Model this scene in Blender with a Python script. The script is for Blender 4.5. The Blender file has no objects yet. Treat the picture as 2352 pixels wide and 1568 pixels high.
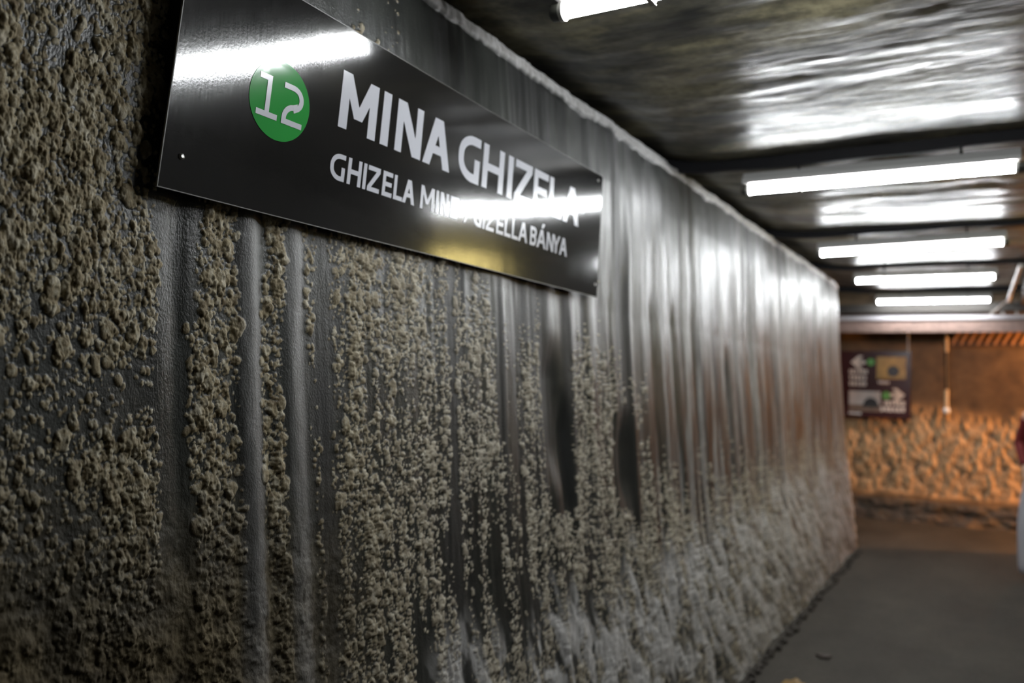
import bpy, bmesh, math, random
import numpy as np
from mathutils import Vector, Matrix

# ------------------------------------------------------------------ camera
scene = bpy.context.scene
COL = scene.collection
HC = 1.6                                   # eye height
F_PX, W_PX, H_PX = 1940.0, 2352.0, 1568.0
VPX, VPY, ROLL = 2279.0, 908.0, 0.03       # where the tunnel runs to, horizon slope


def camera_axes():
    y = Vector((VPX - W_PX / 2, VPY - H_PX / 2, F_PX)).normalized()
    p = Vector((VPX - 4000 - W_PX / 2, VPY - 4000 * ROLL - H_PX / 2, F_PX))
    up = y.cross(p).normalized()
    if up.y > 0:
        up = -up
    x = y.cross(up)
    if x.x < 0:
        x = -x
    return x, y, up


AX, AY, AZ = camera_axes()                 # world axes seen in (right, down, forward)
right = Vector((AX.x, AY.x, AZ.x))
down = Vector((AX.y, AY.y, AZ.y))
fwd = Vector((AX.z, AY.z, AZ.z))
cam_data = bpy.data.cameras.new('camera')
cam = bpy.data.objects.new('camera', cam_data)
COL.objects.link(cam)
m = Matrix((right, -down, -fwd)).transposed().to_4x4()
m.translation = Vector((0, 0, HC))
cam.matrix_world = m
cam_data.sensor_width = 36.0
cam_data.lens = 36.0 * F_PX / W_PX
cam_data.clip_start = 0.02
cam_data.dof.use_dof = True
cam_data.dof.focus_distance = 1.72
cam_data.dof.aperture_fstop = 2.1
scene.camera = cam

# ------------------------------------------------------------------ world, exposure
world = bpy.data.worlds.new('world')
scene.world = world
world.use_nodes = True
world.node_tree.nodes['Background'].inputs[0].default_value = (0.5, 0.55, 0.6, 1)
world.node_tree.nodes['Background'].inputs[1].default_value = 0.002
vs = scene.view_settings
vs.view_transform = 'Standard'
vs.look = 'None'
vs.gamma = 1.0
vs.use_curve_mapping = False
vs.exposure = 0.0
TUBE_POWER = 95.0
ORANGE_POWER = 3600.0
scene.cycles.max_bounces = 8
scene.cycles.sample_clamp_indirect = 4.0
scene.cycles.use_denoising = True

rng = random.Random(12)


# ------------------------------------------------------------------ numpy noise
def hash2(ix, iy, seed):
    h = (ix.astype(np.int64) * 374761393 + iy.astype(np.int64) * 668265263 + seed * 974711) & 0xFFFFFFFF
    h = ((h ^ (h >> 13)) * 1274126177) & 0xFFFFFFFF
    h = ((h ^ (h >> 16)) * 2246822519) & 0xFFFFFFFF
    h = h ^ (h >> 15)
    return (h & 0xFFFFFF).astype(np.float64) / 0xFFFFFF


def vnoise(x, y, seed):
    xi, yi = np.floor(x), np.floor(y)
    fx, fy = x - xi, y - yi
    fx = fx * fx * fx * (fx * (fx * 6 - 15) + 10)
    fy = fy * fy * fy * (fy * (fy * 6 - 15) + 10)
    a, b = hash2(xi, yi, seed), hash2(xi + 1, yi, seed)
    c, d = hash2(xi, yi + 1, seed), hash2(xi + 1, yi + 1, seed)
    return (a + (b - a) * fx + (c - a) * fy + (a - b - c + d) * fx * fy) * 2 - 1


def fbm(x, y, seed, octaves=4, gain=0.5):
    s, amp, tot = 0, 1.0, 0
    for o in range(octaves):
        s = s + vnoise(x, y, seed + o * 17) * amp
        tot += amp
        amp *= gain
        x, y = x * 2.03 + 5.1, y * 2.03 + 3.7
    return s / tot


def smooth(a, b, x):
    t = np.clip((x - a) / (b - a), 0, 1)
    return t * t * (3 - 2 * t)


# ------------------------------------------------------------------ material helpers
def new_mat(name):
    mt = bpy.data.materials.new(name)
    mt.use_nodes = True
    nt = mt.node_tree
    return mt, nt, nt.nodes['Principled BSDF']


def simple(name, color, rough=0.5, metal=0.0, emit=None, strength=0.0, spec=0.5, bump=0.0, bscale=40.0, vary=0.0):
    mt, nt, p = new_mat(name)
    p.inputs['Base Color'].default_value = (*color, 1)
    p.inputs['Roughness'].default_value = rough
    p.inputs['Metallic'].default_value = metal
    p.inputs['Specular IOR Level'].default_value = spec
    if emit:
        p.inputs['Emission Color'].default_value = (*emit, 1)
        p.inputs['Emission Strength'].default_value = strength
    if bump or vary:
        tc = nt.nodes.new('ShaderNodeTexCoord')
        nz = nt.nodes.new('ShaderNodeTexNoise')
        nz.inputs['Scale'].default_value = bscale
        nz.inputs['Detail'].default_value = 5
        nt.links.new(tc.outputs['Object'], nz.inputs['Vector'])
        if bump:
            bp = nt.nodes.new('ShaderNodeBump')
            bp.inputs['Strength'].default_value = bump
            bp.inputs['Distance'].default_value = 0.01
            nt.links.new(nz.outputs['Fac'], bp.inputs['Height'])
            nt.links.new(bp.outputs['Normal'], p.inputs['Normal'])
        if vary:
            rp = nt.nodes.new('ShaderNodeValToRGB')
            rp.color_ramp.elements[0].position = 0.3
            rp.color_ramp.elements[1].position = 0.7
            rp.color_ramp.elements[0].color = (*[c * (1 - vary) for c in color], 1)
            rp.color_ramp.elements[1].color = (*[min(1, c * (1 + vary)) for c in color], 1)
            nt.links.new(nz.outputs['Fac'], rp.inputs['Fac'])
            nt.links.new(rp.outputs['Color'], p.inputs['Base Color'])
    return mt


def noise_node(nt, scale, detail=5, mapping=(1, 1, 1), coord='Object', rough=0.5):
    tc = nt.nodes.new('ShaderNodeTexCoord')
    mp = nt.nodes.new('ShaderNodeMapping')
    mp.inputs['Scale'].default_value = mapping
    nz = nt.nodes.new('ShaderNodeTexNoise')
    nz.inputs['Scale'].default_value = scale
    nz.inputs['Detail'].default_value = detail
    nz.inputs['Roughness'].default_value = rough
    nt.links.new(tc.outputs[coord], mp.inputs['Vector'])
    nt.links.new(mp.outputs['Vector'], nz.inputs['Vector'])
    return nz


def ramp_node(nt, src, stops):
    rp = nt.nodes.new('ShaderNodeValToRGB')
    el = rp.color_ramp.elements
    el[0].position, el[0].color = stops[0][0], (*stops[0][1], 1)
    el[1].position, el[1].color = stops[-1][0], (*stops[-1][1], 1)
    for pos, c in stops[1:-1]:
        e = el.new(pos)
        e.color = (*c, 1)
    nt.links.new(src, rp.inputs['Fac'])
    return rp


def mix_rgb(nt, fac, a, b):
    mx = nt.nodes.new('ShaderNodeMix')
    mx.data_type = 'RGBA'
    for sock, val in ((mx.inputs[0], fac), (mx.inputs[6], a), (mx.inputs[7], b)):
        if hasattr(val, 'node'):
            nt.links.new(val, sock)
        elif isinstance(val, (int, float)):
            sock.default_value = val
        else:
            sock.default_value = (*val, 1)
    return mx.outputs[2]


def mix_val(nt, fac, a, b):
    mx = nt.nodes.new('ShaderNodeMix')
    mx.data_type = 'FLOAT'
    for sock, val in ((mx.inputs[0], fac), (mx.inputs[2], a), (mx.inputs[3], b)):
        if hasattr(val, 'node'):
            nt.links.new(val, sock)
        else:
            sock.default_value = val
    return mx.outputs[0]


def math_node(nt, op, a, b=None):
    mn = nt.nodes.new('ShaderNodeMath')
    mn.operation = op
    for i, v in enumerate((a, b)):
        if v is None:
            continue
        if hasattr(v, 'node'):
            nt.links.new(v, mn.inputs[i])
        else:
            mn.inputs[i].default_value = v
    return mn.outputs[0]


def rock_material():
    """Mine wall: bare glossy rock, olive crust and dry white salt, mixed by the mesh's own 'cover' layer."""
    mt, nt, p = new_mat('rock_salt_wall')
    at = nt.nodes.new('ShaderNodeAttribute')
    at.attribute_name = 'cover'
    sep = nt.nodes.new('ShaderNodeSeparateColor')
    nt.links.new(at.outputs['Color'], sep.inputs[0])
    crust, salt, mud = sep.outputs[0], sep.outputs[1], sep.outputs[2]
    n1 = noise_node(nt, 9, 6, (1, 1, 0.35))
    rock = ramp_node(nt, n1.outputs['Fac'], [(0.3, ROCK_A), (0.7, ROCK_B)])
    n2 = noise_node(nt, 55, 6, (1, 1, 0.7), rough=0.6)
    cr = ramp_node(nt, n2.outputs['Fac'], [(0.33, CRUST_A), (0.5, CRUST_B), (0.66, CRUST_C)])
    n3 = noise_node(nt, 60, 4, (1, 1, 0.3))
    sl = ramp_node(nt, n3.outputs['Fac'], [(0.25, SALT_A), (0.65, SALT_B)])
    n4 = noise_node(nt, 14, 6)
    md = ramp_node(nt, n4.outputs['Fac'], [(0.3, MUD_A), (0.7, MUD_B)])
    rk = mix_rgb(nt, at.outputs['Alpha'], rock.outputs['Color'], (0.007, 0.008, 0.0075))  # alpha darkens stain streaks and the painted shade of hollows
    c = mix_rgb(nt, crust, rk, cr.outputs['Color'])
    c = mix_rgb(nt, mud, c, md.outputs['Color'])
    c = mix_rgb(nt, salt, c, sl.outputs['Color'])
    nt.links.new(c, p.inputs['Base Color'])
    n5 = noise_node(nt, 5, 5, (1, 1, 0.25))
    base_r = mix_val(nt, n5.outputs['Fac'], 0.22, 0.48)
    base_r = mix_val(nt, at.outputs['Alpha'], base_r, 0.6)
    r = mix_val(nt, crust, base_r, 0.72)
    r = mix_val(nt, mud, r, 0.85)
    r = mix_val(nt, salt, r, 0.8)
    nt.links.new(r, p.inputs['Roughness'])
    nb = noise_node(nt, 260, 4, (1, 1, 0.6))
    bp = nt.nodes.new('ShaderNodeBump')
    bp.inputs['Strength'].default_value = 0.35
    bp.inputs['Distance'].default_value = 0.004
    nt.links.new(nb.outputs['Fac'], bp.inputs['Height'])
    nt.links.new(bp.outputs['Normal'], p.inputs['Normal'])
    return mt


ROCK_A, ROCK_B = (0.014, 0.016, 0.0145), (0.045, 0.048, 0.043)
CRUST_A, CRUST_B, CRUST_C = (0.13, 0.092, 0.04), (0.31, 0.255, 0.15), (0.56, 0.51, 0.39)
SALT_A, SALT_B = (0.34, 0.33, 0.31), (0.68, 0.67, 0.66)
MUD_A, MUD_B = (0.042, 0.031, 0.014), (0.125, 0.096, 0.047)


def ceiling_material():
    mt, nt, p = new_mat('damp_ceiling')
    n1 = noise_node(nt, 2.2, 8, (0.7, 1.6, 1), rough=0.68)
    col = ramp_node(nt, n1.outputs['Fac'], [(0.36, (0.02, 0.02, 0.019)), (0.48, (0.10, 0.093, 0.068)), (0.62, (0.32, 0.285, 0.18))])
    n2 = noise_node(nt, 30, 5)
    dk = ramp_node(nt, n2.outputs['Fac'], [(0.35, (0.45, 0.45, 0.45)), (0.6, (1, 1, 1))])
    mx = nt.nodes.new('ShaderNodeMix')
    mx.data_type = 'RGBA'
    mx.blend_type = 'MULTIPLY'
    mx.inputs[0].default_value = 0.7
    nt.links.new(col.outputs['Color'], mx.inputs[6])
    nt.links.new(dk.outputs['Color'], mx.inputs[7])
    nt.links.new(mx.outputs[2], p.inputs['Base Color'])
    n3 = noise_node(nt, 2.6, 6, (0.6, 1.6, 1), rough=0.62)
    rg = ramp_node(nt, n3.outputs['Fac'], [(0.40, (0.28, 0.28, 0.28)), (0.66, (0.58, 0.58, 0.58))])
    nt.links.new(rg.outputs['Color'], p.inputs['Roughness'])
    n4 = noise_node(nt, 9, 5, (0.35, 1.4, 1))
    bp = nt.nodes.new('ShaderNodeBump')
    bp.inputs['Strength'].default_value = 0.6
    bp.inputs['Distance'].default_value = 0.01
    nt.links.new(n4.outputs['Fac'], bp.inputs['Height'])
    nt.links.new(bp.outputs['Normal'], p.inputs['Normal'])
    return mt


def floor_material():
    mt, nt, p = new_mat('trodden_concrete_floor')
    n1 = noise_node(nt, 1.3, 7, (1.4, 0.6, 1), rough=0.6)
    col = ramp_node(nt, n1.outputs['Fac'], [(0.3, (0.040, 0.036, 0.029)), (0.7, (0.078, 0.070, 0.056))])
    n2 = noise_node(nt, 45, 6)
    c2 = ramp_node(nt, n2.outputs['Fac'], [(0.3, (0.7, 0.7, 0.7)), (0.7, (1, 1, 1))])
    mx = nt.nodes.new('ShaderNodeMix')
    mx.data_type = 'RGBA'
    mx.blend_type = 'MULTIPLY'
    mx.inputs[0].default_value = 1.0
    nt.links.new(col.outputs['Color'], mx.inputs[6])
    nt.links.new(c2.outputs['Color'], mx.inputs[7])
    nt.links.new(mx.outputs[2], p.inputs['Base Color'])
    p.inputs['Roughness'].default_value = 0.75
    p.inputs['Specular IOR Level'].default_value = 0.25
    bp = nt.nodes.new('ShaderNodeBump')
    bp.inputs['Strength'].default_value = 0.3
    bp.inputs['Distance'].default_value = 0.01
    nt.links.new(n2.outputs['Fac'], bp.inputs['Height'])
    nt.links.new(bp.outputs['Normal'], p.inputs['Normal'])
    return mt


def far_wall_material():
    mt, nt, p = new_mat('far_rock_wall')
    at = nt.nodes.new('ShaderNodeAttribute')
    at.attribute_name = 'cover'
    sep = nt.nodes.new('ShaderNodeSeparateColor')
    nt.links.new(at.outputs['Color'], sep.inputs[0])
    n1 = noise_node(nt, 7, 6)
    brown = ramp_node(nt, n1.outputs['Fac'], [(0.3, (0.07, 0.042, 0.019)), (0.7, (0.15, 0.095, 0.045))])
    n2 = noise_node(nt, 18, 5, (1, 1, 0.6))
    pale = ramp_node(nt, n2.outputs['Fac'], [(0.3, (0.34, 0.21, 0.10)), (0.65, (0.56, 0.37, 0.20))])
    c = mix_rgb(nt, sep.outputs[0], brown.outputs['Color'], pale.outputs['Color'])
    c = mix_rgb(nt, sep.outputs[1], c, (0.05, 0.04, 0.03))
    nt.links.new(c, p.inputs['Base Color'])
    p.inputs['Roughness'].default_value = 0.65
    return mt


def sign_black():
    mt, nt, p = new_mat('brushed_black_panel')
    p.inputs['Base Color'].default_value = (0.012, 0.0115, 0.011, 1)
    nz = noise_node(nt, 420, 3, (1, 1, 0.05))
    nt.links.new(mix_val(nt, nz.outputs['Fac'], 0.07, 0.15), p.inputs['Roughness'])
    p.inputs['Specular IOR Level'].default_value = 0.6
    n2 = noise_node(nt, 170, 3)
    bp = nt.nodes.new('ShaderNodeBump')
    bp.inputs['Strength'].default_value = 0.03
    bp.inputs['Distance'].default_value = 0.002
    nt.links.new(n2.outputs['Fac'], bp.inputs['Height'])
    n3 = noise_node(nt, 3.2, 2)
    b2 = nt.nodes.new('ShaderNodeBump')
    b2.inputs['Strength'].default_value = 0.12
    b2.inputs['Distance'].default_value = 0.01
    nt.links.new(n3.outputs['Fac'], b2.inputs['Height'])
    nt.links.new(bp.outputs['Normal'], b2.inputs['Normal'])
    nt.links.new(b2.outputs['Normal'], p.inputs['Normal'])
    return mt


M = {}
M['rock'] = rock_material()
M['ceiling'] = ceiling_material()
M['floor'] = floor_material()
M['far'] = far_wall_material()
M['panel'] = sign_black()
M['alu'] = simple('aluminium_edge', (0.13, 0.126, 0.115), 0.45)
M['green'] = simple('green_vinyl', (0.035, 0.30, 0.06), 0.1)
M['letter'] = simple('pale_grey_vinyl', (0.60, 0.61, 0.66), 0.2)
M['steel'] = simple('screw_steel', (0.55, 0.55, 0.53), 0.3, 0.9)
M['tube'] = simple('lit_tube', (0.9, 0.9, 0.9), 0.4, emit=(0.95, 0.98, 1.0), strength=TUBE_POWER)
M['housing'] = simple('grey_white_lamp_housing', (0.62, 0.62, 0.60), 0.4)
M['cap'] = simple('dark_lamp_cap', (0.05, 0.05, 0.042), 0.35)
M['ring'] = simple('white_lamp_ring', (0.75, 0.74, 0.70), 0.4)
M['hook'] = simple('black_hook', (0.02, 0.02, 0.022), 0.5)
M['batten'] = simple('black_batten', (0.010, 0.010, 0.012), 0.55, spec=0.2, bump=0.3, bscale=25)
M['salt_lip'] = simple('white_salt_bead', (0.62, 0.62, 0.64), 0.45, bump=0.6, bscale=90, vary=0.25)
M['wood'] = simple('pale_pink_timber', (0.22, 0.145, 0.12), 0.6, bump=0.2, bscale=18, vary=0.2)
M['strip'] = simple('white_strip', (0.45, 0.43, 0.45), 0.45)
M['dark_wood'] = simple('dark_brown_timber', (0.045, 0.03, 0.024), 0.6, bump=0.3, bscale=20, vary=0.4)
M['lath'] = simple('orange_brown_lath', (0.42, 0.22, 0.10), 0.6, bump=0.2, bscale=30, vary=0.2)
M['cross_ceiling'] = simple('dark_far_ceiling', (0.03, 0.026, 0.022), 0.7, bump=0.4, bscale=12)
M['conduit'] = simple('white_conduit', (0.70, 0.69, 0.70), 0.4)
M['wire'] = simple('grey_wire', (0.30, 0.28, 0.26), 0.5)
M['board'] = simple('maroon_board', (0.045, 0.010, 0.012), 0.22)
M['board_white'] = simple('board_print_white', (0.85, 0.76, 0.70), 0.5)
M['board_green'] = simple('board_print_green', (0.13, 0.42, 0.09), 0.5)
M['photo_gold'] = simple('gold_rock_print', (0.42, 0.27, 0.07), 0.4, vary=0.35, bscale=9)
M['photo_dark'] = simple('dark_print', (0.02, 0.017, 0.018), 0.4)
M['photo_sky'] = simple('pale_sky_print', (0.62, 0.55, 0.52), 0.4, vary=0.2, bscale=7)
M['photo_ground'] = simple('brown_ground_print', (0.20, 0.12, 0.08), 0.4, vary=0.3, bscale=14)
M['black_cable'] = simple('black_cable', (0.02, 0.018, 0.016), 0.5)
M['pale_cable'] = simple('pale_cable_sleeve', (0.55, 0.40, 0.24), 0.5)
M['bulb_white'] = simple('white_bulb', (0.80, 0.78, 0.74), 0.35)
M['orange_glass'] = simple('lit_orange_bulb', (0.9, 0.5, 0.2), 0.4, emit=(1.0, 0.42, 0.12), strength=ORANGE_POWER)
M['yellow_pane'] = simple('lit_yellow_pane', (0.8, 0.7, 0.3), 0.4, emit=(1.0, 0.80, 0.28), strength=16.0)
M['right_wall'] = simple('plain_dark_rock', (0.07, 0.066, 0.055), 0.5, bump=0.6, bscale=6, vary=0.4)
M['stone'] = simple('dark_stone', (0.035, 0.03, 0.024), 0.8, bump=0.6, bscale=40, vary=0.3)
M['leaf'] = simple('yellow_brown_scrap', (0.28, 0.17, 0.05), 0.6, vary=0.4, bscale=30)
M['skin'] = simple('skin', (0.52, 0.32, 0.23), 0.5)
M['red'] = simple('dark_red_cloth', (0.13, 0.006, 0.006), 0.8, bump=0.2, bscale=60)
M['black'] = simple('black_cloth', (0.018, 0.02, 0.02), 0.8, bump=0.2, bscale=60)
M['grey_cloth'] = simple('pale_grey_cloth', (0.46, 0.46, 0.50), 0.85, bump=0.3, bscale=30)
M['hair'] = simple('brown_hair', (0.05, 0.03, 0.018), 0.6)
M['shoe'] = simple('dark_shoe', (0.03, 0.03, 0.03), 0.5)


# ------------------------------------------------------------------ object helpers
def tag(o, label=None, cat=None, group=None, kind=None):
    if label:
        o['label'] = label
    if cat:
        o['category'] = cat
    if group:
        o['group'] = group
    if kind:
        o['kind'] = kind
    return o


def origin_of(o):
    v = Vector((0, 0, 0))
    while o is not None:
        v = v + o.location
        o = o.parent
    return v


def empty(name, loc, label=None, cat=None, group=None):
    o = bpy.data.objects.new(name, None)
    o.empty_display_size = 0.1
    o.location = loc
    COL.objects.link(o)
    return tag(o, label, cat, group)


class MB:
    """Collects world-space polygons for one mesh."""

    def __init__(self):
        self.v, self.f, self.mi, self.sm = [], [], [], []

    def add(self, verts, faces, mi=0, smooth_=False):
        b = len(self.v)
        self.v += [tuple(v) for v in verts]
        self.f += [tuple(b + i for i in f) for f in faces]
        self.mi += [mi] * len(faces)
        self.sm += [smooth_] * len(faces)

    def box(self, c, s, mi=0, rot=None):
        vs_ = []
        for dx in (-.5, .5):
            for dy in (-.5, .5):
                for dz in (-.5, .5):
                    v = Vector((dx * s[0], dy * s[1], dz * s[2]))
                    if rot is not None:
                        v = rot @ v
                    vs_.append(v + Vector(c))
        self.add(vs_, [(0, 1, 3, 2), (4, 6, 7, 5), (0, 4, 5, 1), (2, 3, 7, 6), (0, 2, 6, 4), (1, 5, 7, 3)], mi)

    def tube(self, pts, r, n=12, mi=0, caps=True):
        pts = [Vector(p) for p in pts]
        rs = r if isinstance(r, (list, tuple)) else [r] * len(pts)
        rings, ref = [], None
        for i, p in enumerate(pts):
            t = (pts[min(i + 1, len(pts) - 1)] - pts[max(i - 1, 0)]).normalized()
            if ref is None:
                ref = Vector((0, 0, 1)) if abs(t.z) < 0.9 else Vector((1, 0, 0))
            a = (ref - t * ref.dot(t)).normalized()
            ref = a
            b = t.cross(a)
            rings.append([p + (a * math.cos(k * 2 * math.pi / n) + b * math.sin(k * 2 * math.pi / n)) * rs[i] for k in range(n)])
        vs_ = [v for rg in rings for v in rg]
        fs = []
        for i in range(len(rings) - 1):
            for k in range(n):
                k2 = (k + 1) % n
                fs.append((i * n + k, i * n + k2, (i + 1) * n + k2, (i + 1) * n + k))
        self.add(vs_, fs, mi, True)
        if caps:
            e = (len(rings) - 1) * n
            self.add(rings[0], [tuple(range(n - 1, -1, -1))], mi)
            self.add(rings[-1], [tuple(range(n))], mi)

    def ball(self, c, r, n=10, mi=0, squash=(1, 1, 1), jitter=0.0):
        bm = bmesh.new()
        bmesh.ops.create_icosphere(bm, subdivisions=2 if n <= 10 else 3, radius=1)
        sd = rng.randint(0, 9999)
        vs_ = []
        for v in bm.verts:
            k = 1.0
            if jitter:
                k += jitter * (math.sin(v.co.x * 3.1 + sd) + math.sin(v.co.y * 4.3 + sd * 2) + math.sin(v.co.z * 3.7 + sd * 3)) / 2
            vs_.append(Vector((v.co.x * r * squash[0] * k + c[0], v.co.y * r * squash[1] * k + c[1], v.co.z * r * squash[2] * k + c[2])))
        fs = [tuple(v.index for v in f.verts) for f in bm.faces]
        bm.free()
        self.add(vs_, fs, mi, True)

    def build(self, name, mats, parent=None, kind=None, weld=False):
        me = bpy.data.meshes.new(name)
        off = origin_of(parent) if parent else Vector((0, 0, 0))
        me.from_pydata([Vector(v) - off for v in self.v], [], self.f)
        for mt in (mats if isinstance(mats, (list, tuple)) else [mats]):
            me.materials.append(mt)
        me.polygons.foreach_set('material_index', self.mi)
        me.polygons.foreach_set('use_smooth', self.sm)
        bm = bmesh.new()
        bm.from_mesh(me)
        if weld:
            bmesh.ops.remove_doubles(bm, verts=bm.verts, dist=1e-5)
            for e in bm.edges:
                if len(e.link_faces) == 2 and e.link_faces[0].material_index != e.link_faces[1].material_index:
                    e.smooth = False
        bmesh.ops.recalc_face_normals(bm, faces=bm.faces)
        bm.to_mesh(me)
        bm.free()
        o = bpy.data.objects.new(name, me)
        COL.objects.link(o)
        if parent:
            o.parent = parent
        if kind:
            o['kind'] = kind
        return o


def grid_object(name, P, mat, cover=None, parent=None, kind=None):
    """P: array (rows, cols, 3) -> one smooth grid mesh."""
    nr, nc = P.shape[:2]
    me = bpy.data.meshes.new(name)
    me.vertices.add(nr * nc)
    me.vertices.foreach_set('co', P.reshape(-1).astype(np.float32))
    i = np.arange(nr * nc).reshape(nr, nc)
    q = np.stack([i[:-1, :-1], i[:-1, 1:], i[1:, 1:], i[1:, :-1]], -1).reshape(-1, 4)
    nf = len(q)
    me.loops.add(nf * 4)
    me.loops.foreach_set('vertex_index', q.reshape(-1).astype(np.int32))
    me.polygons.add(nf)
    me.polygons.foreach_set('loop_start', (np.arange(nf) * 4).astype(np.int32))
    me.polygons.foreach_set('loop_total', np.full(nf, 4, np.int32))
    me.polygons.foreach_set('use_smooth', np.ones(nf, bool))
    me.update(calc_edges=True)
    if cover is not None:
        at = me.color_attributes.new('cover', 'FLOAT_COLOR', 'POINT')
        c4 = np.ones((nr * nc, 4), np.float32)
        c4[:, :cover.shape[-1]] = cover.reshape(-1, cover.shape[-1])
        at.data.foreach_set('color', c4.reshape(-1))
    me.materials.append(mat)
    o = bpy.data.objects.new(name, me)
    COL.objects.link(o)
    if parent:
        o.parent = parent
    if kind:
        o['kind'] = kind
    return o


def copy_tree(o, parent=None):
    c = o.copy()
    COL.objects.link(c)
    if parent:
        c.parent = parent
    for ch in list(o.children):
        copy_tree(ch, c)
    return c


# ------------------------------------------------------------------ SETTING: the crusted left wall
WALL_END = 9.45                            # where the tunnel wall turns the corner
PZ = np.array([-0.05, 0.0, 0.3, 0.66, 1.0, 1.5, 1.9, 2.45, 2.66, 2.72])
PX = np.array([-1.20, -1.21, -1.235, -1.28, -1.32, -1.355, -1.385, -1.40, -1.415, -1.43])


def build_left_wall():
    ys = [-1.6]
    while ys[-1] < 0.62:
        ys.append(ys[-1] + 0.02)
    while ys[-1] < WALL_END - 0.07:
        ys.append(ys[-1] + min(max(0.0010, 0.00135 * ys[-1] ** 2), 0.03))
    ys = np.array(ys)
    arc = np.linspace(0, math.pi / 2, 14)[1:]
    tail = np.linspace(0.03, 2.2, 50)
    nc0 = len(ys)
    # path offset (dx, y) and outward normal for every column
    y1 = ys[-1]
    r = 0.07
    path_y = np.concatenate([ys, y1 + r * np.sin(arc), np.full(50, y1 + r)])
    path_dx = np.concatenate([np.zeros(nc0), -r * (1 - np.cos(arc)), -r - tail])
    nx = np.concatenate([np.ones(nc0), np.cos(arc), np.zeros(50)])
    ny = np.concatenate([np.zeros(nc0), np.sin(arc), np.ones(50)])
    s = np.concatenate([ys, y1 + r * arc, y1 + r * math.pi / 2 + tail])   # length along the wall
    zs = np.concatenate([np.arange(-0.05, 0.75, 0.0042), np.arange(0.75, 2.66, 0.0021), np.arange(2.66, 2.7205, 0.004)])
    S, Z = np.meshgrid(s, zs)
    base = np.interp(zs, PZ, PX)[:, None] + path_dx[None, :]

    # ---- density of the crust, looked up from a coarse map
    ds, dz = 0.008, 0.008
    ms, mz = np.arange(s[0] - 0.1, s[-1] + 0.1, ds), np.arange(-0.2, 2.9, dz)
    MS, MZ = np.meshgrid(ms, mz)
    lean = 0.05 * (1.6 - MZ) * smooth(1.0, 1.4, MS)          # streaks drift with the bulging foot
    U = MS - lean * 0.5 + 0.012 * fbm(MS * 2, MZ * 2.5, 77, 3)
    streak = fbm(U * 36, MZ * 2.6, 5, 4)
    patch = fbm(MS * 7, MZ * 4.5, 9, 4)
    dens = 0.58 + 0.80 * patch + 0.15 * streak
    near = 1 - smooth(1.0, 1.10, U)
    mid = 0.21 + 0.72 * streak + 0.60 * patch
    far_ = 0.13 + 0.6 * streak + 0.35 * patch - 0.25 * smooth(1.5, 2.2, MZ) + 0.15 * smooth(1.7, 1.2, MZ)
    D = dens * near + (1 - near) * (mid * (1 - smooth(1.6, 2.9, U)) + far_ * smooth(1.6, 2.9, U))
    mudmap = (1 - smooth(1.0, 1.9, MS + 0.10 * fbm(MS * 3, MZ * 3, 61, 3))) * (1 - smooth(1.05, 1.60, MZ + 0.18 * fbm(MS * 4, MZ * 3, 62, 4)))
    D = D * (1 - 0.72 * mudmap)
    D -= 0.75 * smooth(3.2, 4.0, U) * smooth(0.9, 1.5, MZ)   # far stretch is washed smooth
    D -= 0.8 * smooth(2.25, 2.5, MZ) * smooth(1.0, 1.5, MS)

    def band(u0, w, k=1.0, z0=-1, z1=9):
        return k * np.exp(-((U - u0) / w) ** 4) * smooth(z0 - 0.12, z0, MZ) * (1 - smooth(z1, z1 + 0.12, MZ))

    D += band(1.19, 0.055, 0.35)                             # crusted ribs between the smooth runs
    D += band(1.345, 0.024, 0.7)
    D += band(1.62, 0.05, 0.25) + band(1.78, 0.04, 0.25)
    D -= band(1.085, 0.032, 1.1) + band(1.275, 0.026, 1.6) + band(1.41, 0.03, 1.3) + band(1.50, 0.02, 0.5) + band(2.75, 0.10, 1.2, 1.2, 1.75)
    D -= band(3.35, 0.12, 1.2, 1.15, 1.4) + band(2.05, 0.02, 0.5) + band(2.42, 0.03, 0.5)
    D -= 0.35 * smooth(1.9, 2.3, U) * smooth(1.62, 1.9, MZ)
    D = np.clip(D, -0.4, 1)

    def look(A, yy, zz):
        jy = np.clip(((yy - ms[0]) / ds).astype(np.int32), 0, len(ms) - 1)
        jz = np.clip(((zz - mz[0]) / dz).astype(np.int32), 0, len(mz) - 1)
        return A[jz, jy]

    # ---- broad relief
    lz = 0.05 * (1.6 - Z) * smooth(1.0, 1.4, S)
    Us = S - lz * 0.5
    h = 0.012 * fbm(S * 1.3, Z * 0.9, 21, 3)
    fl = smooth(1.1, 3.2, S)
    h += fl * (0.006 * vnoise(Us * 5.5, Z * 0.35, 31) + 0.0045 * vnoise(Us * 13, Z * 0.5, 32) + 0.0028 * vnoise(Us * 29, Z * 0.8, 33) + 0.0016 * vnoise(Us * 61, Z * 1.3, 35))
    h += (0.0012 + 0.0006 * fl) * fbm(Us * 42, Z * 5, 34, 3)

    def rib(u0, w, a, z0=-1, z1=9):
        wob = 0.012 * fbm(S * 2, Z * 2.5, 77, 3)
        return a * np.exp(-(((Us + wob) - u0) / w) ** 2) * smooth(z0 - 0.2, z0, Z) * (1 - smooth(z1, z1 + 0.2, Z))

    h += rib(1.275, 0.030, 0.010) + rib(1.405, 0.028, 0.008) + rib(1.10, 0.025, -0.006) + rib(1.325, 0.02, -0.006) + rib(1.235, 0.02, -0.004)
    h += rib(2.71, 0.07, -0.030, 1.38, 1.60) + rib(2.80, 0.04, -0.026, 1.2, 1.4) + rib(3.35, 0.075, -0.030, 1.22, 1.32)
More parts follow.
